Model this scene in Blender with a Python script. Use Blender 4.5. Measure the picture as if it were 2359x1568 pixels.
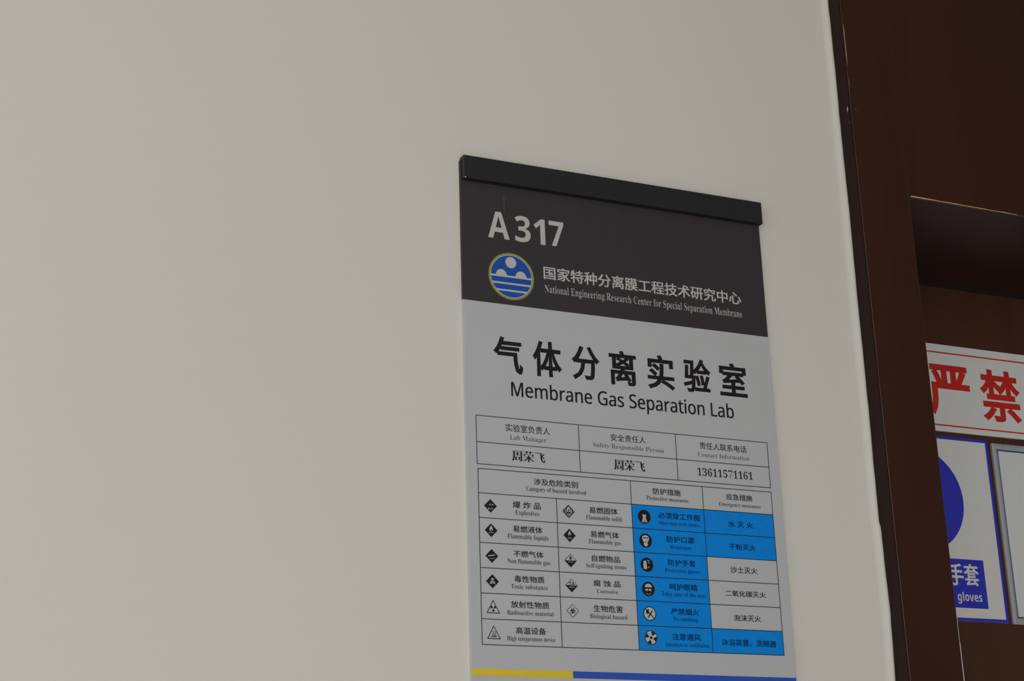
import bpy, math, random
from mathutils import Vector, Matrix, noise

for o in list(bpy.data.objects):
    bpy.data.objects.remove(o)
SC = bpy.context.scene
COL = SC.collection
random.seed(7)

# ------------------------------------------------------------------ camera
# Layout axes: u along the wall, v up (0 = lower edge of the sign's dark header), n out of the wall.
Z0 = 1.96                                   # height of v = 0 above the floor
def W(u, v, n=0.0):
    return Vector((u, -n, v + Z0))
def D3(a):
    return Vector((a[0], -a[2], a[1]))
cam_d = bpy.data.cameras.new('camera')
cam = bpy.data.objects.new('camera', cam_d)
COL.objects.link(cam)
right = D3((0.90987582, -0.03033241, 0.41377039))
down = D3((0.10516257, -0.94789091, -0.30073852))
fwd = D3((0.40133132, 0.31714787, -0.85927318))
m = Matrix((right, -down, -fwd)).transposed().to_4x4()
m.translation = W(-0.52699642, -0.48284495, 1.22233516)
cam.matrix_world = m
cam_d.sensor_fit = 'HORIZONTAL'
cam_d.sensor_width = 36.0
cam_d.lens = 3902.93 / 2359 * 36.0
cam_d.clip_start = 0.02
SC.camera = cam

# ------------------------------------------------------------------ light: overcast daylight into an open gallery
world = bpy.data.worlds.new('overcast_sky')
SC.world = world
world.use_nodes = True
bg = world.node_tree.nodes['Background']
bg.inputs[0].default_value = (0.98, 0.99, 1.0, 1)
bg.inputs[1].default_value = 1.0
SC.view_settings.view_transform = 'Standard'
SC.view_settings.look = 'None'
SC.view_settings.gamma = 1.0
SC.view_settings.use_curve_mapping = False
SC.view_settings.exposure = 0.56

# ------------------------------------------------------------------ materials
def lin(c):
    return tuple(((x / 255) / 12.92 if x <= 10 else (((x / 255) + .055) / 1.055) ** 2.4) for x in c)
def mat(name, col, rough=.5, spread=.06, scale=60., stretch=(1, 1, 1), bump=0., bscale=None, spec=.5, col2=None, srgb=True):
    M = bpy.data.materials.new(name)
    M.use_nodes = True
    N = M.node_tree.nodes; L = M.node_tree.links
    b = N['Principled BSDF']
    c = lin(col) if srgb else col
    tc = N.new('ShaderNodeTexCoord'); mp = N.new('ShaderNodeMapping')
    mp.inputs['Scale'].default_value = stretch
    L.new(tc.outputs['Object'], mp.inputs['Vector'])
    nz = N.new('ShaderNodeTexNoise'); nz.inputs['Scale'].default_value = scale; nz.inputs['Detail'].default_value = 4
    L.new(mp.outputs['Vector'], nz.inputs['Vector'])
    rp = N.new('ShaderNodeValToRGB')
    rp.color_ramp.elements[0].position = .3; rp.color_ramp.elements[1].position = .7
    ca = tuple(x * (1 - spread) for x in c)
    cb = (lin(col2) if srgb else col2) if col2 else tuple(min(1, x * (1 + spread)) for x in c)
    rp.color_ramp.elements[0].color = (*ca, 1); rp.color_ramp.elements[1].color = (*cb, 1)
    L.new(nz.outputs['Fac'], rp.inputs['Fac'])
    L.new(rp.outputs['Color'], b.inputs['Base Color'])
    b.inputs['Roughness'].default_value = rough
    b.inputs['Specular IOR Level'].default_value = spec
    if bump:
        n2 = N.new('ShaderNodeTexNoise'); n2.inputs['Scale'].default_value = bscale or scale; n2.inputs['Detail'].default_value = 3
        L.new(mp.outputs['Vector'], n2.inputs['Vector'])
        bp = N.new('ShaderNodeBump'); bp.inputs['Strength'].default_value = bump; bp.inputs['Distance'].default_value = .002
        L.new(n2.outputs['Fac'], bp.inputs['Height']); L.new(bp.outputs['Normal'], b.inputs['Normal'])
    return M
M = {}
M['paint'] = mat('wall_paint', (216, 212, 203), .8, .012, 2.2, bump=.05, bscale=160, spec=.25)
M['ceiling'] = mat('ceiling_paint', (178, 177, 174), .85, .02, 3)
M['floor'] = mat('floor_terrazzo', (150, 147, 142), .45, .12, 90)
M['wood'] = mat('dark_brown_wood', (57, 30, 20), .38, .16, 26, (1, 1, .06), .04, 40, .22)
M['wood_leaf'] = mat('brown_door_wood', (80, 50, 37), .4, .12, 26, (1, 1, .06), .04, 40, .22)
M['wood_strip'] = mat('dark_brown_wood_strip', (46, 28, 23), .45, .14, 26, (1, 1, .06), .05, 40, .4)
M['edge_glint'] = mat('painted_edge_glint', (62, 46, 39), .45, .3, 55, (1, 1, .25), col2=(92, 74, 64))  # paler tone paints the light caught by the wood arrises
M['edge_glint_grey'] = mat('painted_grey_glint', (96, 90, 86), .45, .3, 45, (1, 1, .2), col2=(140, 134, 128))  # grey tone stands in for edge light on the opening arris
M['raw_and_glint'] = mat('raw_wood_and_glint', (200, 160, 112), .6, .3, 120)  # bare wood scratches, and the highlight painted on the head's arris
M['palechip_edge'] = mat('pale_chip_and_edge', (205, 210, 205), .6, .05, 80)
M['steel'] = mat('satin_metal', (176, 178, 177), .35, .08, 200, (1, 1, .02))
M['panel'] = mat('sign_panel_grey', (186, 186, 187), .45, .012, 30)
M['header'] = mat('sign_header_film', (56, 51, 53), .5, .04, 120, bump=.03, bscale=900, spec=.25)
M['rail'] = mat('black_rail', (38, 38, 39), .45, .06, 150, spec=.25)
M['ink'] = mat('black_ink', (30, 26, 27), .5, .04, 90, spec=.2)
M['greyink'] = mat('grey_ink', (66, 64, 66), .5, .06, 90)
M['blueink'] = mat('dark_ink_on_blue', (6, 34, 74), .6, .08, 90, spec=.1)
M['blueink_soft'] = mat('faded_ink_on_blue', (8, 62, 118), .6, .08, 90, spec=.1)
M['whiteink'] = mat('white_ink', (188, 187, 182), .45, .02, 90)
M['cyan'] = mat('blue_cell_ink', (0, 133, 220), .5, .05, 150, spec=.2)
M['yellow'] = mat('yellow_ink', (224, 196, 40), .4, .03, 80)
M['stripe_blue'] = mat('blue_stripe_ink', (36, 82, 182), .4, .04, 80)
M['emblem_blue'] = mat('emblem_blue', (10, 74, 162), .4, .05, 150)
M['emblem_gold'] = mat('emblem_gold', (150, 140, 42), .45, .15, 300)
M['emblem_line'] = mat('emblem_pale_blue', (160, 186, 205), .45, .05, 150)
M['white'] = mat('white_plastic_sheet', (234, 233, 228), .4, .015, 30)
M['red'] = mat('red_ink', (206, 38, 22), .45, .08, 60)
M['navy'] = mat('navy_ink', (46, 52, 196), .4, .05, 60)
M['teal'] = mat('teal_blue_line', (24, 80, 150), .4, .05, 60)
M['greyscratch'] = mat('grey_scratch', (92, 88, 90), .5, .05, 90)
M['notice'] = mat('pale_notice_sheet', (232, 232, 229), .35, .01, 20)

# ------------------------------------------------------------------ helpers
def tag(o, label=None, cat=None, kind=None, group=None):
    if label: o['label'] = label
    if cat: o['category'] = cat
    if kind: o['kind'] = kind
    if group: o['group'] = group
    return o
def link(name, me, parent=None, loc=None):
    o = bpy.data.objects.new(name, me)
    COL.objects.link(o)
    if loc is not None: o.location = loc
    if parent is not None: o.parent = parent
    return o
class Geo:
    """Collects faces given in (u, v, n) and links them as one mesh; origin o (u, v, n) is the local zero."""
    def __init__(s, o=(0, 0, 0)):
        s.V = []; s.F = []; s.S = []; s.o = o
    def p(s, u, v, n):
        s.V.append((u - s.o[0], -(n - s.o[2]), v - s.o[1])); return len(s.V) - 1
    def face(s, pts, slot=0):
        s.F.append([s.p(*q) for q in pts]); s.S.append(slot)
    def flat(s, pts, n, slot=0):
        s.face([(a, b, n) for a, b in pts], slot)
    def box(s, u0, u1, v0, v1, n0, n1, ch=0., slot=0):
        c = ch
        lo = [(u0, v0, n0), (u1, v0, n0), (u1, v1, n0), (u0, v1, n0)]
        mi = [(u0, v0, n1 - c), (u1, v0, n1 - c), (u1, v1, n1 - c), (u0, v1, n1 - c)]
        hi = [(u0 + c, v0 + c, n1), (u1 - c, v0 + c, n1), (u1 - c, v1 - c, n1), (u0 + c, v1 - c, n1)]
        i = [s.p(*q) for q in lo]; j = [s.p(*q) for q in mi]; k = [s.p(*q) for q in hi] if c else j
        fs = [i[::-1], k]
        for a in range(4):
            b = (a + 1) % 4
            fs.append([i[a], i[b], j[b], j[a]])
            if c: fs.append([j[a], j[b], k[b], k[a]])
        s.F += fs; s.S += [slot] * len(fs)
    def build(s, name, mats, parent=None, loc=None):
        me = bpy.data.meshes.new(name)
        me.from_pydata(s.V, [], s.F)
        mats = mats if isinstance(mats, (list, tuple)) else [mats]
        for x in mats: me.materials.append(M[x])
        for f, sl in zip(me.polygons, s.S): f.material_index = sl
        me.update()
        return link(name, me, parent, loc)
def circle(cu, cv, r, k=28, ry=None, a0=0, a1=2 * math.pi):
    ry = ry or r
    full = abs(a1 - a0 - 2 * math.pi) < 1e-6
    return [(cu + r * math.cos(a0 + (a1 - a0) * i / (k if full else k - 1)), cv + ry * math.sin(a0 + (a1 - a0) * i / (k if full else k - 1))) for i in range(k)]
def ring(g, cu, cv, r0, r1, n, slot=0, k=32, ry=1.):
    for i in range(k):
        a = 2 * math.pi * i / k; b = 2 * math.pi * (i + 1) / k
        g.flat([(cu + r0 * math.cos(a), cv + ry * r0 * math.sin(a)), (cu + r1 * math.cos(a), cv + ry * r1 * math.sin(a)),
                (cu + r1 * math.cos(b), cv + ry * r1 * math.sin(b)), (cu + r0 * math.cos(b), cv + ry * r0 * math.sin(b))], n, slot)
def bar(g, a, b, w, n, slot=0):
    d = Vector((b[0] - a[0], b[1] - a[1])); d.normalize(); q = Vector((-d.y, d.x)) * w / 2
    g.flat([(a[0] + q.x, a[1] + q.y), (a[0] - q.x, a[1] - q.y), (b[0] - q.x, b[1] - q.y), (b[0] + q.x, b[1] + q.y)], n, slot)

# ---- lettering: Blender's own font (with its fallback glyphs), turned to a flat mesh and fitted to a measured box
def style(s, k):
    if k is None: return s
    out = ''
    for c in s:
        if k == 'serif': A, a, d = 0x1D400, 0x1D41A, 0x1D7CE
        elif k == 'sans': A, a, d = 0x1D5A0, 0x1D5BA, 0x1D7E2
        else: A, a, d = 0x1D5D4, 0x1D5EE, 0x1D7EC
        if 'A' <= c <= 'Z': c = chr(A + ord(c) - 65)
        elif 'a' <= c <= 'z': c = chr(a + ord(c) - 97)
        elif '0' <= c <= '9': c = chr(d + ord(c) - 48)
        out += c
    return out
RAW = {}
def raw_texts(strings):
    """Turns every string into a flat triangulated outline (points, faces), all in one evaluation."""
    obs = []
    for s in strings:
        c = bpy.data.curves.new('t', 'FONT'); c.body = s; c.resolution_u = 3
        o = bpy.data.objects.new('t', c); COL.objects.link(o); obs.append((s, o, c))
    dg = bpy.context.evaluated_depsgraph_get()
    for s, o, c in obs:
        me = bpy.data.meshes.new_from_object(o.evaluated_get(dg))
        RAW[s] = ([(v.co.x, v.co.y) for v in me.vertices], [tuple(p.vertices) for p in me.polygons])
        bpy.data.meshes.remove(me)
    for s, o, c in obs:
        bpy.data.objects.remove(o); bpy.data.curves.remove(c)
def weight(V, F, dx, dy):
    """Moves outline points along their normal: dx thickens upright strokes, dy level strokes (em units)."""
    cnt = {}
    for f in F:
        for i in range(len(f)):
            a, b = f[i], f[(i + 1) % len(f)]
            cnt.setdefault((min(a, b), max(a, b)), []).append((a, b, f))
    N = [[] for _ in V]
    for es in cnt.values():
        if len(es) != 1: continue
        a, b, f = es[0]
        d = Vector(V[b]) - Vector(V[a])
        if d.length < 1e-9: continue
        n = Vector((d.y, -d.x)).normalized()
        area = sum(V[f[i]][0] * V[f[(i + 1) % len(f)]][1] - V[f[(i + 1) % len(f)]][0] * V[f[i]][1] for i in range(len(f)))
        if area < 0: n = -n
        N[a].append(n); N[b].append(n)
    out = []
    for v, ns in zip(V, N):
        if not ns: out.append(v); continue
        s = sum(ns, Vector((0, 0)))
        if s.length < 1e-4: s = ns[0].copy()
        s.normalize()
        k = min(2.4, 1 / max(.35, s.dot(ns[0])))
        out.append((v[0] + s.x * k * dx, v[1] + s.y * k * dy))
    return out
def lettering(name, s, box, n, material, parent, o, k=None, thin=(0., 0.), fat=(0., 0.), latin=False, grow=(0., 0.)):
    """box = u0, u1, v0, v1 in metres. Latin boxes run from baseline to cap height, the others hold all the ink.
    thin draws strokes in, fat lays shifted copies a few micrometres apart to thicken them (em units)."""
    V, F = RAW[style(s, k)]
    if thin[0] or thin[1]: V = weight(V, F, -thin[0], -thin[1])
    jit = 0.
    if grow[0] or grow[1]:                   # sharp cornered thickening; folded triangles are dropped
        V2 = weight(V, F, *grow); jit = .000012
        def area(P, f): return sum(P[f[i]][0] * P[f[(i + 1) % len(f)]][1] - P[f[(i + 1) % len(f)]][0] * P[f[i]][1] for i in range(len(f)))
        F = [f for f in F if area(V, f) * area(V2, f) > 0]; V = V2
    fx, fy = fat
    offs = [(0, 0)] if not (fx or fy) else [(0, 0), (fx, fy), (-fx, fy), (fx, -fy), (-fx, -fy), (fx, 0), (-fx, 0), (0, fy), (0, -fy)]
    xs = [v[0] for v in V]; ys = [v[1] for v in V]
    x0, x1 = min(xs) - fx, max(xs) + fx
    y0, y1 = (0., max(v[1] for v in RAW[style('H', k)][0])) if latin else (min(ys) - fy, max(ys) + fy)
    u0, u1, v0, v1 = box
    VV, FF = [], []
    for i, (ax_, ay_) in enumerate(offs):
        b = len(VV); nn = n + .000003 * i
        VV += [((u0 + (x + ax_ - x0) / (x1 - x0) * (u1 - u0)) - o[0], -(nn + jit * random.random() - o[2]), (v0 + (y + ay_ - y0) / (y1 - y0) * (v1 - v0)) - o[1]) for x, y in V]
        FF += [tuple(q + b for q in f) for f in F]
    me = bpy.data.meshes.new(name)
    me.from_pydata(VV, [], FF)
    me.materials.append(M[material]); me.update()
    return link(name, me, parent)

# lettering boxes on the room sign: kind | text | left, right, bottom, top in millimetres
TEXT_TABLE = '''
NUM|A|24.58,44.81,59.14,83.75
NUM|3|49.98,64.8,58.85,83.11
NUM|1|67.93,78.8,58.96,82.75
NUM|7|82.54,96.71,59.49,82.69
HC|国家特种分离膜工程技术研究中心|75.77,274.15,27.52,39.58
HE|National Engineering Research Center for Special Separation Membrane|76.34,273.95,15.55,22.22
TT|气|26.24,53.37,-61.28,-29.08
TT|体|62.59,89.71,-60.62,-29.02
TT|分|99.12,125.85,-59.89,-29.35
TT|离|135.12,161.72,-60.85,-29.58
TT|实|172.25,199.31,-60.92,-29.46
TT|验|208.27,236.12,-60.12,-29.17
TT|室|245.0,273.37,-60.19,-29.28
TE|Membrane Gas Separation Lab|41.72,257.42,-80.4,-68.2
SC|实验室负责人|35.45,76.01,-111.32,-104.75
SE|Lab Manager|39.25,72.46,-117.92,-114.15
SC|安全责任人|132.91,166.88,-111.17,-105.01
SE|Safety Responsible Person|116.14,184.04,-117.72,-113.98
SC|责任人联系电话|220.0,267.53,-111.24,-104.94
SE|Contact Information|217.84,269.73,-117.85,-114.29
SN|周荣飞|40.54,70.64,-135.85,-126.8
SN|周荣飞|134.95,164.78,-136.13,-126.91
SD|13611571161|216.13,271.92,-135.02,-128.5
QC|涉及危险类别|59.35,99.9,-154.87,-149.33
QE|Category of hazard involved|52.33,107.26,-160.08,-156.53
QC|防护措施|171.01,197.91,-154.91,-149.37
QE|Protective measures|164.31,204.91,-159.96,-156.55
QC|应急措施|243.11,269.6,-154.61,-149.09
QE|Emergency measures|235.02,277.49,-160.22,-157.14
QC|爆 炸 品|39.74,64.91,-175.41,-169.78
QE|Explosives|41.7,63.33,-180.86,-176.88
QC|易燃固体|109.35,136.05,-175.22,-169.73
QE|Flammable solid|106.11,139.51,-180.51,-176.91
QC|易燃液体|39.2,65.65,-195.42,-189.79
QE|Flammable liquids|34.3,70.72,-200.63,-196.83
QC|易燃气体|109.49,136.15,-195.43,-189.96
QE|Flammable gas|107.82,137.8,-200.56,-197.15
QC|不燃气体|39.04,65.83,-215.5,-210.28
QE|Non flammable gas|33.52,71.47,-220.81,-217.2
QC|自燃物品|109.82,136.03,-215.65,-210.17
QE|Self-igniting items|104.24,141.46,-220.77,-217.39
QC|毒性物质|39.0,65.89,-236.01,-230.59
QE|Toxic substance|36.06,68.55,-241.23,-237.72
QC|腐 蚀 品|110.25,135.24,-235.97,-230.78
QE|Corrosive|113.12,132.31,-241.5,-238.38
QC|放射性物质|35.38,69.35,-256.68,-251.26
QE|Radioactive material|31.93,72.85,-262.26,-258.85
QC|生物危害|109.32,136.18,-256.96,-251.39
QE|Biological hazard|105.62,140.08,-262.28,-258.82
QC|高温设备|39.03,65.66,-277.42,-271.93
QE|High temperature device|31.28,73.62,-282.71,-279.32
QC|必须穿工作服|174.65,215.59,-175.43,-169.92
QE|Must wear work clothes|174.79,215.32,-180.57,-177.64
QC|防护口罩|181.45,208.33,-195.39,-189.91
QE|Respirator|184.44,205.16,-200.84,-197.59
QC|防护手套|181.53,208.12,-215.3,-209.9
QE|Protective gloves|178.13,212.07,-220.72,-217.65
QC|呵护眼睛|181.53,208.37,-235.88,-230.27
QE|Take care of the eyes|173.55,216.2,-240.94,-237.4
QC|严禁烟火|181.53,208.46,-256.36,-251.08
QE|No smoking|183.1,206.93,-261.43,-258.02
QC|注意通风|181.36,208.54,-277.37,-271.8
QE|Attention to ventilation|173.91,216.05,-282.63,-279.47
QC|水 灭 火|243.21,268.23,-178.51,-173.05
QC|干粉灭火|242.67,269.1,-198.2,-192.86
QC|沙土灭火|242.25,269.18,-218.35,-212.77
QC|二氧化碳灭火|235.56,275.87,-238.54,-233.38
QC|泡沫灭火|242.26,269.01,-259.21,-253.94
QC|沐浴装置、洗眼器|228.69,282.46,-280.36,-274.73
'''

# ================================================================== setting
NW = -.003                                   # wall face
EDGE = [(.90, .4066), (.37, .4067), (.288, .4069), (.212, .4063), (.1327, .4067), (.047, .4058), (.001, .406), (-.081, .4057),
        (-.112, .4052), (-.159, .405), (-.166, .4049), (-.1685, .4064), (-.1995, .4063), (-.245, .4072), (-.27, .4064), (-.305, .4052), (-.4, .406), (-1.96, .406)]
def edge_u(v):
    for (va, ua), (vb, ub) in zip(EDGE, EDGE[1:]):
        if vb <= v <= va:
            return ub + (ua - ub) * (v - vb) / (va - vb) + .00035 * noise.noise(Vector((0, 0, v * 60)))
    return .406
vs = [-1.96, -1.2, -.7] + [-.4 + .004 * i for i in range(226)] + [.7, .84]
prof = [(-3.2, 0), (-.4, 0), (-.02, 0), (-.0105, .0002), (-.0072, .0009), (-.0052, .0018), (-.0036, .0023), (-.002, .0021), (-.0008, .0011), (0, -.001), (0, -.005), (0, -.26)]
g = Geo(W(0, 0) and (0, -1.96, NW))
rows = []
for v in vs:
    e = edge_u(v)
    rows.append([g.p(a if a < -1 else e + a, v, NW + b) for a, b in prof])
for r0, r1 in zip(rows, rows[1:]):
    for i in range(len(prof) - 1):
        g.F.append([r0[i], r0[i + 1], r1[i + 1], r1[i]]); g.S.append(0)
a, b = rows[0], rows[-1]
q = [g.p(-3.2, -1.96, NW - .26), g.p(-3.2, .84, NW - .26)]
g.F += [[q[0], a[0], b[0], q[1]], [a[-1], q[0], q[1], b[-1]], [q[0]] + a[::-1], b + [q[1]]]; g.S += [0] * 4
wl = g.build('wall_left', 'paint', None, W(0, -1.96, NW)); tag(wl, kind='structure')
for p in wl.data.polygons: p.use_smooth = len(p.vertices) == 4 and abs(p.normal.y) < .9995 or False
g = Geo((1.46, -1.96, NW)); g.box(1.46, 2.4, -1.96, .84, NW - .26, NW); tag(g.build('wall_right', 'paint', None, W(1.46, -1.96, NW)), kind='structure')
g = Geo((.406, .62, NW)); g.box(.408, 1.46, .62, .84, NW - .26, NW); tag(g.build('wall_above', 'paint', None, W(.406, .62, NW)), kind='structure')
g = Geo((0, -1.96, 0)); g.box(-3.2, 3.6, -2.06, -1.96, -.4, 2.5); tag(g.build('floor', 'floor', None, W(0, -1.96, 0)), kind='structure')
g = Geo((2.4, -1.96, 0)); g.box(2.4, 2.6, -1.96, .84, NW, 2.5); tag(g.build('light_blocker_end', 'paint', None, W(2.4, -1.96, 0)), kind='structure')  # unseen end wall, added to make the right side darker
g = Geo((.55, -1.96, 2.3)); g.box(.55, 2.4, -1.96, .84, 2.3, 2.5); tag(g.build('light_blocker_back', 'paint', None, W(.55, -1.96, 2.3)), kind='structure')  # added out of view opposite, blocks sky light from the right
g = Geo((0, .84, 0)); g.box(-3.2, 3.6, .84, .96, -.4, 2.5); tag(g.build('ceiling', 'ceiling', None, W(0, .84, 0)), kind='structure')

# door surround: flat outer strip, proud face board, deep reveal; head board between the stiles
NS, NF, ND = -.0075, -.006, -.200             # strip face, board face, door leaf face
UO, UR, HV = .4835, 1.385, .168              # opening left, right, head underside
O = (.406, -1.96, -.26)
root = bpy.data.objects.new('trim_1', None); COL.objects.link(root); root.location = W(*O); tag(root, kind='structure')
tag(root, 'dark brown wooden door surround with deep reveal, scratches and painted edge glints')
for sgn, u_in, u_mid, u_out in ((1, UO, .4235, .4045), (-1, UR, 1.442, 1.461)):
    lo, hi = sorted((u_out, u_mid))
    g = Geo(O); g.box(lo, hi, -1.96, .62, -.25, NS); g.build('outer_strip', 'wood_strip', root)
    lo, hi = sorted((u_mid, u_in))
    g = Geo(O); c = .0004
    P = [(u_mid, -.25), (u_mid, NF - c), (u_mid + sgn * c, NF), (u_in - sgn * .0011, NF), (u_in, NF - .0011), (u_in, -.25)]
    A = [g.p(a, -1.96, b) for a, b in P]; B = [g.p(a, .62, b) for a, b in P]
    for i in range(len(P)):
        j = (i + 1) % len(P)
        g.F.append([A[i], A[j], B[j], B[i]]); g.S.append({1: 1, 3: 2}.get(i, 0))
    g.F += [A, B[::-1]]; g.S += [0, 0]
    g.build('stile', ['wood', 'edge_glint', 'edge_glint_grey'], root)
g = Geo(O); c = .0009; nf = NF - .0006
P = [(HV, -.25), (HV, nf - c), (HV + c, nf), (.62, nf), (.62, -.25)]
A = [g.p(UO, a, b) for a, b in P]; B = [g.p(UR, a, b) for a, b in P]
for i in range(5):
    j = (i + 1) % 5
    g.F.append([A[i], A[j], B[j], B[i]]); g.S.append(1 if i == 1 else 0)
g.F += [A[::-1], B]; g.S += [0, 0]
g.build('head_board', ['wood', 'edge_glint'], root)
# wear spots: bare outer arris, pale chips; glint painted along the head's lower arris
def sliver(name, pts, wid, m_, n, seed=0):
    g = Geo(O); random.seed(seed)
    L_ = []; R_ = []
    for i, (u, v) in enumerate(pts):
        w = wid * (.35 + .65 * random.random()) * (0.2 if i in (0, len(pts) - 1) else 1)
        L_.append((u - w / 2, v)); R_.append((u + w / 2, v))
    for i in range(len(pts) - 1):
        a = [L_[i], R_[i], R_[i + 1], L_[i + 1]]
        g.flat(a, n); g.flat([L_[i], L_[i + 1]] + [R_[i + 1], R_[i]], n - .0002)
    return g.build(name, m_, root)
sliver('bare_scratch', [(.4246 - .0001 * (i % 2), .348 - .0095 * i) for i in range(6)] , .0011, 'raw_and_glint', NF + .00015, 3)
sliver('bare_scratch', [(.4246, .288 - .006 * i) for i in range(3)], .0006, 'raw_and_glint', NF + .00015, 4)
g = Geo(O); random.seed(5)
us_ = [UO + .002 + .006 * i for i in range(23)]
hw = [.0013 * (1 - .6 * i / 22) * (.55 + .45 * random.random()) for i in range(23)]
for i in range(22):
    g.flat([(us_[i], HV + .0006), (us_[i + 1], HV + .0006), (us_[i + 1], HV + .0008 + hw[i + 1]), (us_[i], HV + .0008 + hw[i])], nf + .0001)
g.build('painted_highlight', 'raw_and_glint', root)  # specular highlight painted as a pale line, thinning to the right
sliver('paint_chip', [(.4205, .2562), (.4202, .253), (.4198, .2492)], .0014, 'palechip_edge', NS + .0002, 6)
sliver('paint_chip', [(.4288, .2545), (.4296, .2528)], .0016, 'raw_and_glint', NF + .0002, 8)
sliver('paint_chip', [(.4204, .240), (.4206, .2372)], .0008, 'palechip_edge', NS + .0002, 9)
g = Geo(O)                                    # pale strip along the lower part of the opening edge
for i in range(40):
    v0 = -.245 - .012 * i
    w = .0009 if i > 1 else .0005
    g.flat([(UO - .0011, v0 - .012), (UO - .0011 + w, v0 - .012), (UO - .0011 + w, v0), (UO - .0011, v0)], NF + .0001)
    g.face([(UO - .0011 + w, v0 - .012, NF + .0001), (UO + .0001, v0 - .012, NF - .0011), (UO + .0001, v0, NF - .0011), (UO - .0011 + w, v0, NF + .0001)])
g.build('pale_edge', 'palechip_edge', root)

# door leaf, 20 cm back in the reveal
OD = (.934, -1.955, ND)
door = bpy.data.objects.new('door_1', None); COL.objects.link(door); door.location = W(*OD)
tag(door, 'plain dark brown door leaf set deep in its frame', kind='structure')
g = Geo(OD); g.box(UO + .003, UR - .003, -1.955, HV - .003, ND - .045, ND, .001); g.build('door_leaf', 'wood_leaf', door)
g = Geo(OD); g.box(UR - .085, UR - .045, -1.06, -.84, ND, ND + .004, .001); plate = g.build('lock_plate', 'steel', door)
g = Geo(OD)
for k in range(10):
    a, b = 2 * math.pi * k / 10, 2 * math.pi * (k + 1) / 10
    c0 = (UR - .065, -.93)
    g.face([(c0[0] + .009 * math.cos(a), c0[1] + .009 * math.sin(a), ND + .004), (c0[0] + .009 * math.cos(b), c0[1] + .009 * math.sin(b), ND + .004),
            (c0[0] + .009 * math.cos(b), c0[1] + .009 * math.sin(b), ND + .05), (c0[0] + .009 * math.cos(a), c0[1] + .009 * math.sin(a), ND + .05)])
g.box(UR - .19, UR - .055, -.94, -.92, ND + .042, ND + .06, .004)
g.build('door_handle', 'steel', door)

# ================================================================== lab sign on the wall
S = (.15, -.335, NW)
sign = bpy.data.objects.new('room_sign', None); COL.objects.link(sign); sign.location = W(*S)
tag(sign, 'tall grey acrylic room sign numbered A317 with black top rail and hazard table', 'sign')
g = Geo(S); g.box(0, .300, -.335, 0, NW, 0, .0002); panel = g.build('panel', 'panel', sign)
g = Geo(S); g.box(0, .300, 0, .127, NW, 0, .0002); header = g.build('header_panel', 'header', sign); tag(header, 'charcoal header panel')
g = Geo(S); g.box(.0012, .3006, .1087, .1298, NW, .006, .0004); rail = g.build('top_rail', 'rail', sign); tag(rail, 'black top rail')
g = Geo(S); g.box(.0012, .3006, -.352, -.334, NW, .006, .0004); g.build('bottom_rail', 'rail', sign)
g = Geo(S); g.flat(circle(.0022, .1090, .0007, 8, .0005), .0062); g.flat(circle(.0022, .1090, .0007, 8, .0005)[::-1], .0059); g.build('rail_chip', 'palechip_edge', rail)
g = Geo(S)
for i in range(3): bar(g, (.0404 + .0001 * i, .1005 - .006 * i), (.0405 + .0001 * i, .0945 - .006 * i), .0005 - .0001 * i, .0001)
g.build('scratch', 'greyscratch', header)

L1, L2, L3, L4 = .0001, .0002, .0003, .0004
TEXT = [t.split('|') for t in TEXT_TABLE.strip().split('\n')]
KST = {'NUM': 'bold', 'HE': 'serif', 'TE': 'sans', 'SE': 'serif', 'SD': 'serif', 'QE': 'serif'}
raw_texts(sorted({style(s, KST.get(k)) for k, s, _ in TEXT} | {style('H', k) for k in ('serif', 'sans', 'bold')} | set('严禁手套') | {style('gloves', 'bold')}))
# emblem: gold ring, blue disc, ball over two half balls and three level lines
EC, ER = (.04515, .0258), .02135
g = Geo(S); ring(g, *EC, ER - .0017, ER, L1, 0, 48); emblem = g.build('emblem', 'emblem_gold', sign); tag(emblem, 'round blue emblem with gold ring and white balls over level lines')
g = Geo(S); ring(g, *EC, ER - .0024, ER - .0017, L1, 0, 48); g.build('emblem_rim', 'emblem_line', emblem)
g = Geo(S); g.flat(circle(*EC, ER - .0024, 48), L1); g.build('emblem_disc', 'emblem_blue', emblem)
g = Geo(S); g.flat(circle(.04505, .0384, .0051, 28), L2); g.build('emblem_ball', 'whiteink', emblem)
for cu in (.0359, .0542):
    g = Geo(S); g.flat(circle(cu, .0252, .0053, 20, .0063, 0, math.pi), L2); g.build('emblem_half_ball', 'whiteink', emblem)
for cv in (.0254, .0190, .0127):
    h = ER - .0023; w0 = math.sqrt(max(0, h * h - (cv + .0008 - EC[1]) ** 2)); w1 = math.sqrt(max(0, h * h - (cv - .0008 - EC[1]) ** 2))
    g = Geo(S); g.flat([(EC[0] - w1, cv - .00085), (EC[0] + w1, cv - .00085), (EC[0] + w0, cv + .00085), (EC[0] - w0, cv + .00085)], L3); g.build('emblem_line', 'whiteink', emblem)

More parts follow.
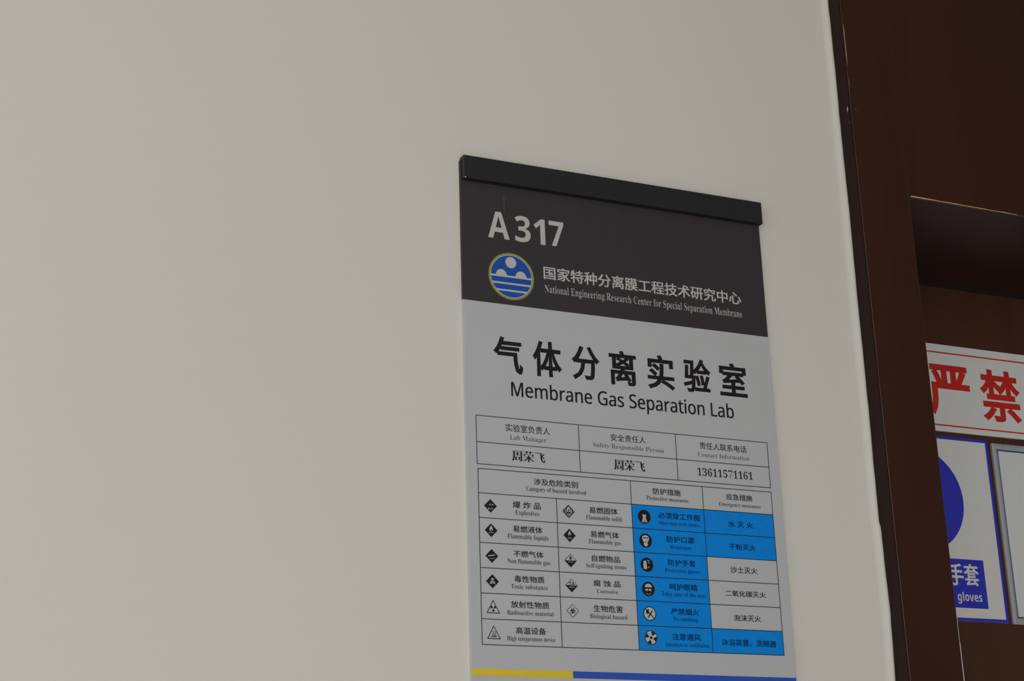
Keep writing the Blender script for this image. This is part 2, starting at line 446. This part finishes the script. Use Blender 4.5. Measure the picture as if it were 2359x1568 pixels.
# tables: ruled lines, blue cells, lettering, pictograms
def rules(name, segs, w=.00056):
    g = Geo(S)
    for (a, b) in segs:
        hor = abs(a[1] - b[1]) < 1e-9
        h = w / 2
        if hor: g.flat([(a[0] - h, a[1] - h), (b[0] + h, a[1] - h), (b[0] + h, a[1] + h), (a[0] - h, a[1] + h)], L2)
        else: g.flat([(a[0] - h, b[1] - h), (a[0] + h, b[1] - h), (a[0] + h, a[1] + h), (a[0] - h, a[1] + h)], L2 + .00002)
    return g.build(name, 'ink', sign)
ax = [.0091, .1028, .1963, .2895]; av = [-.0999, -.1223, -.1408]
staff = rules('staff_table', [((ax[0], v), (ax[3], v)) for v in av] + [((u, av[0]), (u, av[2])) for u in ax])
bx_ = [.0097, .0795, .1496, .2197, .2896]; bv = [-.1447, -.1649, -.1852, -.2055, -.2258, -.2461, -.2665, -.2867]
hazard = rules('hazard_table', [((bx_[0], v), (bx_[4], v)) for v in bv] + [((bx_[i], bv[0]), (bx_[i], bv[7])) for i in (0, 2, 3, 4)] + [((bx_[1], bv[1]), (bx_[1], bv[7]))])
blue = [(2, r) for r in range(1, 7)] + [(3, 1), (3, 2), (3, 6)]
for c, r in blue:
    g = Geo(S); g.flat([(bx_[c], bv[r + 1]), (bx_[c + 1], bv[r + 1]), (bx_[c + 1], bv[r]), (bx_[c], bv[r])], L1)
    g.build('blue_cell', 'cyan', hazard)
for k, s, b in TEXT:
    bx4 = [float(q) / 1000 for q in b.split(',')]
    onblue = k[0] == 'Q' and bx4[2] < bv[1] and ((bx4[0] > bx_[2] and bx4[1] < bx_[3]) or (bx4[0] > bx_[3] and (bx4[2] > bv[3] or bx4[3] < bv[6])))
    if k == 'NUM': lettering('room_number', s, bx4, L1, 'whiteink', header, S, 'bold', fat=(.0, 0))
    elif k == 'HC': lettering('institute_lettering', s, bx4, L1, 'whiteink', header, S, fat=(.018, .010))
    elif k == 'HE': lettering('institute_lettering', s, bx4, L1, 'whiteink', header, S, 'serif', thin=(.022, 0), latin=True)
    elif k == 'TT': lettering('title_character', s, bx4, L1, 'ink', panel, S, grow=(.031, .019))
    elif k == 'TE': lettering('title_lettering', s, bx4, L1, 'ink', panel, S, 'sans', fat=(.012, .004), latin=True)
    elif k == 'SC': lettering('cell_lettering', s, bx4, L1, 'ink', staff, S, fat=(.005, .003))
    elif k == 'SE': lettering('cell_lettering', s, bx4, L1, 'greyink', staff, S, 'serif', thin=(.022, 0), latin=True)
    elif k == 'SN': lettering('cell_lettering', s, bx4, L1, 'ink', staff, S, thin=(0, .018), fat=(.03, .002))
    elif k == 'SD': lettering('cell_lettering', s, bx4, L1, 'ink', staff, S, 'serif', thin=(.008, 0), latin=True)
    elif k == 'QC': lettering('cell_lettering', s, bx4, L3, 'blueink' if onblue else 'ink', hazard, S, fat=(.008, .005))
    elif k == 'QE': lettering('cell_lettering', s, bx4, L3, 'blueink_soft' if onblue else 'greyink', hazard, S, 'serif', thin=(.012, 0), latin=True)
for (u0, u1, m_) in ((.0002, .0883, 'yellow'), (.0883, .2998, 'stripe_blue')):
    g = Geo(S); g.flat([(u0, -.3109), (u1, -.3109), (u1, -.3054), (u0, -.3054)], L1); g.build('footer_stripe', m_, panel)

# pictograms, unit square -1..1 scaled to the icon's half size
def icon(cu, cv, r, shapes, name='hazard_icon'):
    g = Geo(S)
    for slot, lay, pts in shapes:
        g.flat([(cu + x * r, cv + y * r) for x, y in pts], L3 + lay * .00007, slot)
    return g.build(name, ['ink', 'panel'], hazard)
def T(pts, s=1, dx=0, dy=0): return [(x * s + dx, y * s + dy) for x, y in pts]
DIA = [(0, 1), (-1, 0), (0, -1), (1, 0)]
FLAME = [(-.30, -.12), (-.27, .12), (-.14, .28), (-.08, .52), (0, .62), (.05, .42), (.18, .3), (.26, .12), (.28, -.12), (.16, -.3), (0, -.36), (-.18, -.3)]
def disc(x, y, r, k=14): return circle(x, y, r, k)
def br(a, b, w):
    d = Vector((b[0] - a[0], b[1] - a[1])).normalized(); q = Vector((-d.y, d.x)) * w / 2
    return [(a[0] + q.x, a[1] + q.y), (a[0] - q.x, a[1] - q.y), (b[0] - q.x, b[1] - q.y), (b[0] + q.x, b[1] + q.y)]
def rc(x0, x1, y0, y1): return [(x0, y0), (x1, y0), (x1, y1), (x0, y1)]
OUTL = [(0, 0, DIA), (1, 1, T(DIA, .9))]
HALF = [(0, 0, DIA), (1, 1, [(0, .9), (-.88, .02), (.88, .02)])]
TRI = [(0, 0, [(-1.05, -.85), (1.05, -.85), (0, 1.05)]), (1, 1, [(-.86, -.74), (.86, -.74), (0, .83)])]
smear = [(1, 1, rc(x, x + .08, -.42, -.30)) for x in (-.38, -.2, -.02, .16, .32)]
r = .0056
c1, c2 = .0199, .0902
ys_ = [-.1751, -.1951, -.2160, -.2364, -.2571, -.2773]
icon(c1, ys_[0], r, [(0, 0, DIA), (1, 1, disc(-.08, .12, .09, 7)), (1, 1, [(-.1, .2), (-.02, .5), (.0, .2)]), (1, 1, [(.15, .2), (.42, .3), (.5, .12), (.2, .1)]), (1, 1, [(-.3, .02), (-.5, .1), (-.32, .1)]), (1, 1, disc(-.28, -.42, .12, 8)), (1, 1, disc(.02, -.44, .1, 8)), (1, 1, disc(.28, -.42, .09, 8))])
icon(c1, ys_[1], r, [(0, 0, DIA), (1, 1, T(FLAME, .95, 0, .16)), (0, 2, disc(0, .02, .13, 8))] + smear)
icon(c1, ys_[2], r, [(0, 0, DIA), (1, 1, br((-.6, -.02), (.5, .16), .13))] + smear)
icon(c1, ys_[3], r, [(0, 0, DIA), (1, 1, disc(0, .24, .24, 12)), (1, 1, rc(-.13, .13, -.1, .1)), (1, 1, br((-.42, -.06), (.42, -.36), .12)), (1, 1, br((.42, -.06), (-.42, -.36), .12)), (0, 2, disc(-.1, .24, .07, 7)), (0, 2, disc(.1, .24, .07, 7))])
tre = [(0, 2, [(0 + .13 * math.cos(math.radians(a - 28)), -.15 + .13 * math.sin(math.radians(a - 28)))] + [(.46 * math.cos(math.radians(a + d)), -.15 + .46 * math.sin(math.radians(a + d))) for d in (-28, -10, 10, 28)] + [(.13 * math.cos(math.radians(a + 28)), -.15 + .13 * math.sin(math.radians(a + 28)))]) for a in (30, 150, 270)]
icon(c1, ys_[4], r, TRI + tre + [(0, 2, disc(0, -.15, .07, 8))])
icon(c1, ys_[5], r, TRI + [(0, 2, rc(-.42, .42, -.58, -.46)), (0, 2, rc(-.34, .34, -.4, -.3))] + [(0, 2, br((x, -.22), (x + .1, .02), .07)) for x in (-.2, 0, .2)] + [(0, 2, br((x + .1, .02), (x, .25), .07)) for x in (-.2, 0, .2)])
st = []
for x in (-.74, -.46, .46, .74, -.2, .02, .24):
    t_ = .84 - abs(x)
    st.append((1, 1, rc(x - .06, x + .06, -t_ + .04, t_ - .04 if abs(x) > .3 else -.28)))
icon(c2, ys_[0], r, [(0, 0, DIA)] + st + [(1, 1, [(-.3, -.08), (-.26, .45), (-.08, .72), (.1, .72), (.28, .3), (.34, -.08)]), (0, 2, disc(0, .12, .13, 8)), (0, 2, [(-.1, .16), (.02, .38), (.1, .14)])])
icon(c2, ys_[1], r, [(0, 0, DIA), (1, 1, T(FLAME, .85, 0, .18)), (0, 2, disc(0, .03, .15, 8)), (1, 1, rc(-.34, .34, -.46, -.36))])
icon(c2, ys_[2], r, HALF + [(0, 2, T(FLAME, .72, 0, .32)), (1, 3, disc(.02, .25, .09, 7))] + [(1, 1, rc(x, x + .09, -.26, -.14)) for x in (-.38, -.2, -.02, .16, .32)])
icon(c2, ys_[3], r, HALF + [(0, 2, br((-.36, .34), (-.06, .52), .14)), (0, 2, br((.1, .5), (.4, .3), .1)), (0, 2, rc(-.42, -.02, .1, .2)), (0, 2, rc(.08, .5, .08, .2)), (0, 2, br((-.16, .24), (-.12, .36), .06)), (0, 2, br((.24, .2), (.2, .36), .1))] + [(1, 1, rc(x, x + .07, -.34, -.16)) for x in (-.36, -.18, 0, .18, .34)])
bio = [(0, 2, disc(.24 * math.cos(math.radians(a)), -.02 + .24 * math.sin(math.radians(a)), .25, 14)) for a in (90, 210, 330)] + [(1, 3, disc(.3 * math.cos(math.radians(a)), -.02 + .3 * math.sin(math.radians(a)), .13, 10)) for a in (90, 210, 330)] + [(1, 4, disc(0, -.02, .06, 7))]
icon(c2, ys_[4], r, OUTL + bio)
c3 = .1612; rr = .0060
yc = [-.1750, -.1953, -.2156, -.2360, -.2564, -.2762]
DISC = [(0, 0, disc(0, 0, 1, 28))]
icon(c3, yc[0], rr, DISC + [(1, 1, [(-.2, .38), (-.34, .22), (-.22, .02), (-.26, -.2), (-.4, -.78), (-.12, -.82), (0, -.36), (.14, -.82), (.42, -.76), (.24, -.2), (.2, .04), (.32, .22), (.2, .38), (.08, .28), (-.08, .28)])], 'safety_icon')
icon(c3, yc[1], rr, DISC + [(1, 1, [(-.56, .38), (-.4, .66), (0, .78), (.4, .66), (.56, .38), (.5, .1), (.3, -.26), (-.3, -.26), (-.5, .1)]), (1, 1, disc(0, -.5, .33, 16)), (0, 2, [(-.42, .28), (-.36, .46), (.36, .46), (.42, .28), (.3, .3), (0, .36), (-.3, .3)])], 'safety_icon')
icon(c3, yc[2], rr, DISC + [(1, 1, [(-.56, .5), (-.1, .56), (-.02, -.62), (-.56, -.62)]), (1, 1, br((.08, .62), (.4, .5), .1)), (1, 1, br((.14, .34), (.4, .22), .09)), (1, 1, br((.1, -.42), (.34, -.3), .1))], 'safety_icon')
icon(c3, yc[3], rr, DISC + [(1, 1, [(-.56, .32), (-.4, .62), (0, .76), (.42, .62), (.58, .34), (.5, .24), (-.5, .24)]), (1, 1, rc(-.46, -.08, -.26, .02)), (1, 1, rc(.06, .46, -.26, .02)), (1, 1, br((-.36, -.6), (0, -.76), .06)), (1, 1, br((0, -.76), (.36, -.6), .06))], 'safety_icon')
icon(c3, yc[4], rr, DISC + [(1, 1, disc(0, 0, .88, 28)), (0, 2, br((-.62, .62), (.62, -.62), .14)), (0, 2, br((-.3, -.56), (.22, .1), .17)), (0, 2, br((.16, .02), (.4, .34), .13)), (0, 2, [(-.56, .36), (-.2, .5), (-.12, .2), (-.3, -.1), (-.5, -.05)]), (0, 2, disc(.36, .34, .12, 9)), (0, 2, disc(-.2, .52, .11, 9))], 'safety_icon')
fan = []
for a in (60, 160, 250, 345):
    fan.append((0, 2, [(.3 * math.cos(math.radians(a)), .3 * math.sin(math.radians(a)))] + [(.88 * math.cos(math.radians(a + d)), .88 * math.sin(math.radians(a + d))) for d in (-24, -8, 8, 24)]))
icon(c3, yc[5], rr, DISC + [(1, 1, disc(0, 0, .9, 28))] + fan + [(0, 2, disc(0, 0, .2, 12))], 'safety_icon')

# ================================================================== signs on the door leaf
# red lettered strip
Q = (.71, -.0057, ND)
ps = bpy.data.objects.new('warning_strip', None); COL.objects.link(ps); ps.location = W(*Q)
tag(ps, 'white strip sign with large red characters and thin red border on brown door', 'sign')
u0, u1, v0, v1 = .625, .800, -.0057, .0950
g = Geo(Q); g.box(u0, u1, v0, v1, ND, ND + .002, .0003); sheet = g.build('sheet', 'white', ps)
n = ND + .0021
g = Geo(Q)
a0, a1, b0, b1, w = u0 + .007, u1 - .007, .0013, .0853, .0016
for (p0, p1, q0, q1) in ((a0, a1, b1 - w / 2, b1 + w / 2), (a0, a1, b0 - w / 2, b0 + w / 2), (a0, a0 + w, b0, b1), (a1 - w, a1, b0, b1)):
    g.flat([(p0, q0), (p1, q0), (p1, q1), (p0, q1)], n)
g.build('border', 'red', ps)
lettering('lettering', '严', (.6365, .6945, .0125, .0712), n, 'red', ps, Q, grow=(.030, .022))
lettering('lettering', '禁', (.7085, .7648, .0118, .0722), n, 'red', ps, Q, grow=(.030, .022))

# blue glove sign, 20 cm square
Q = (.611, -.2118, ND)
gs = bpy.data.objects.new('safety_sign', None); COL.objects.link(gs); gs.location = W(*Q)
tag(gs, 'square white safety sign with blue border, blue disc and gloves label on door', 'sign')
u0, u1, v0, v1 = .512, .7092, -.2120, -.0114
g = Geo(Q); g.box(u0, u1, v0, v1, ND, ND + .002, .0003); sheet = g.build('sheet', 'white', gs)
g = Geo(Q); n = ND + .0021; w = .0033
for (p0, p1, q0, q1) in ((u0, u1, v1 - w, v1), (u0, u1, v0, v0 + w), (u0, u0 + w, v0 + w, v1 - w), (u1 - w, u1, v0 + w, v1 - w)):
    g.flat([(p0, q0), (p1, q0), (p1, q1), (p0, q1)], n)
g.build('border', 'navy', gs)
g = Geo(Q); g.flat(circle(.6108, -.0830, .0562, 64), n); g.build('blue_disc', 'navy', gs)
g = Geo(Q); g.flat([(.538, -.1982), (.6840, -.1982), (.6840, -.1462), (.538, -.1462)], n); lab = g.build('label_panel', 'navy', gs)
lettering('lettering', '手', (.6362, .6556, -.1748, -.1512), n + .0001, 'white', lab, Q, grow=(.03, .018))
lettering('lettering', '套', (.6562, .6762, -.1747, -.1508), n + .0001, 'white', lab, Q, grow=(.026, .016))
lettering('lettering', 'gloves', (.6447, .6770, -.1909, -.1818), n + .0001, 'white', lab, Q, 'bold', latin=True)

# blank notice in a slim metal frame
Q = (.81, -.2130, ND)
fr = bpy.data.objects.new('framed_notice', None); COL.objects.link(fr); fr.location = W(*Q)
tag(fr, 'blank white notice in slim grey metal frame with thin blue inner line', 'notice frame')
u0, u1, v0, v1 = .7148, .905, -.2132, -.0138
g = Geo(Q); w = .0066
A = [(u0, v0), (u1, v0), (u1, v1), (u0, v1)]; B = [(u0 + w, v0 + w), (u1 - w, v0 + w), (u1 - w, v1 - w), (u0 + w, v1 - w)]
for i in range(4):
    j = (i + 1) % 4
    mid = [((a[0] + b[0]) / 2, (a[1] + b[1]) / 2) for a, b in ((A[i], B[i]), (A[j], B[j]))]
    t0, t1 = ND + .0026, ND + .0038
    g.face([(*A[i], ND), (*A[j], ND), (*A[j], t0), (*A[i], t0)])
    g.face([(*A[i], t0), (*A[j], t0), (*mid[1], t1), (*mid[0], t1)])
    g.face([(*mid[0], t1), (*mid[1], t1), (*B[j], t0), (*B[i], t0)])
    g.face([(*B[i], t0), (*B[j], t0), (*B[j], ND), (*B[i], ND)])
g.build('frame', 'steel', fr)
g = Geo(Q); g.box(u0 + w, u1 - w, v0 + w, v1 - w, ND, ND + .002); sheet = g.build('sheet', 'notice', fr)
g = Geo(Q); n = ND + .0022; w2 = .0016
x0, x1, y0, y1 = u0 + w, u1 - w, v0 + w, v1 - w
for (p0, p1, q0, q1) in ((x0, x1, y1 - w2, y1), (x0, x1, y0, y0 + w2), (x0, x0 + w2, y0, y1), (x1 - w2, x1, y0, y1)):
    g.flat([(p0, q0), (p1, q0), (p1, q1), (p0, q1)], n)
g.build('inner_line', 'teal', sheet)
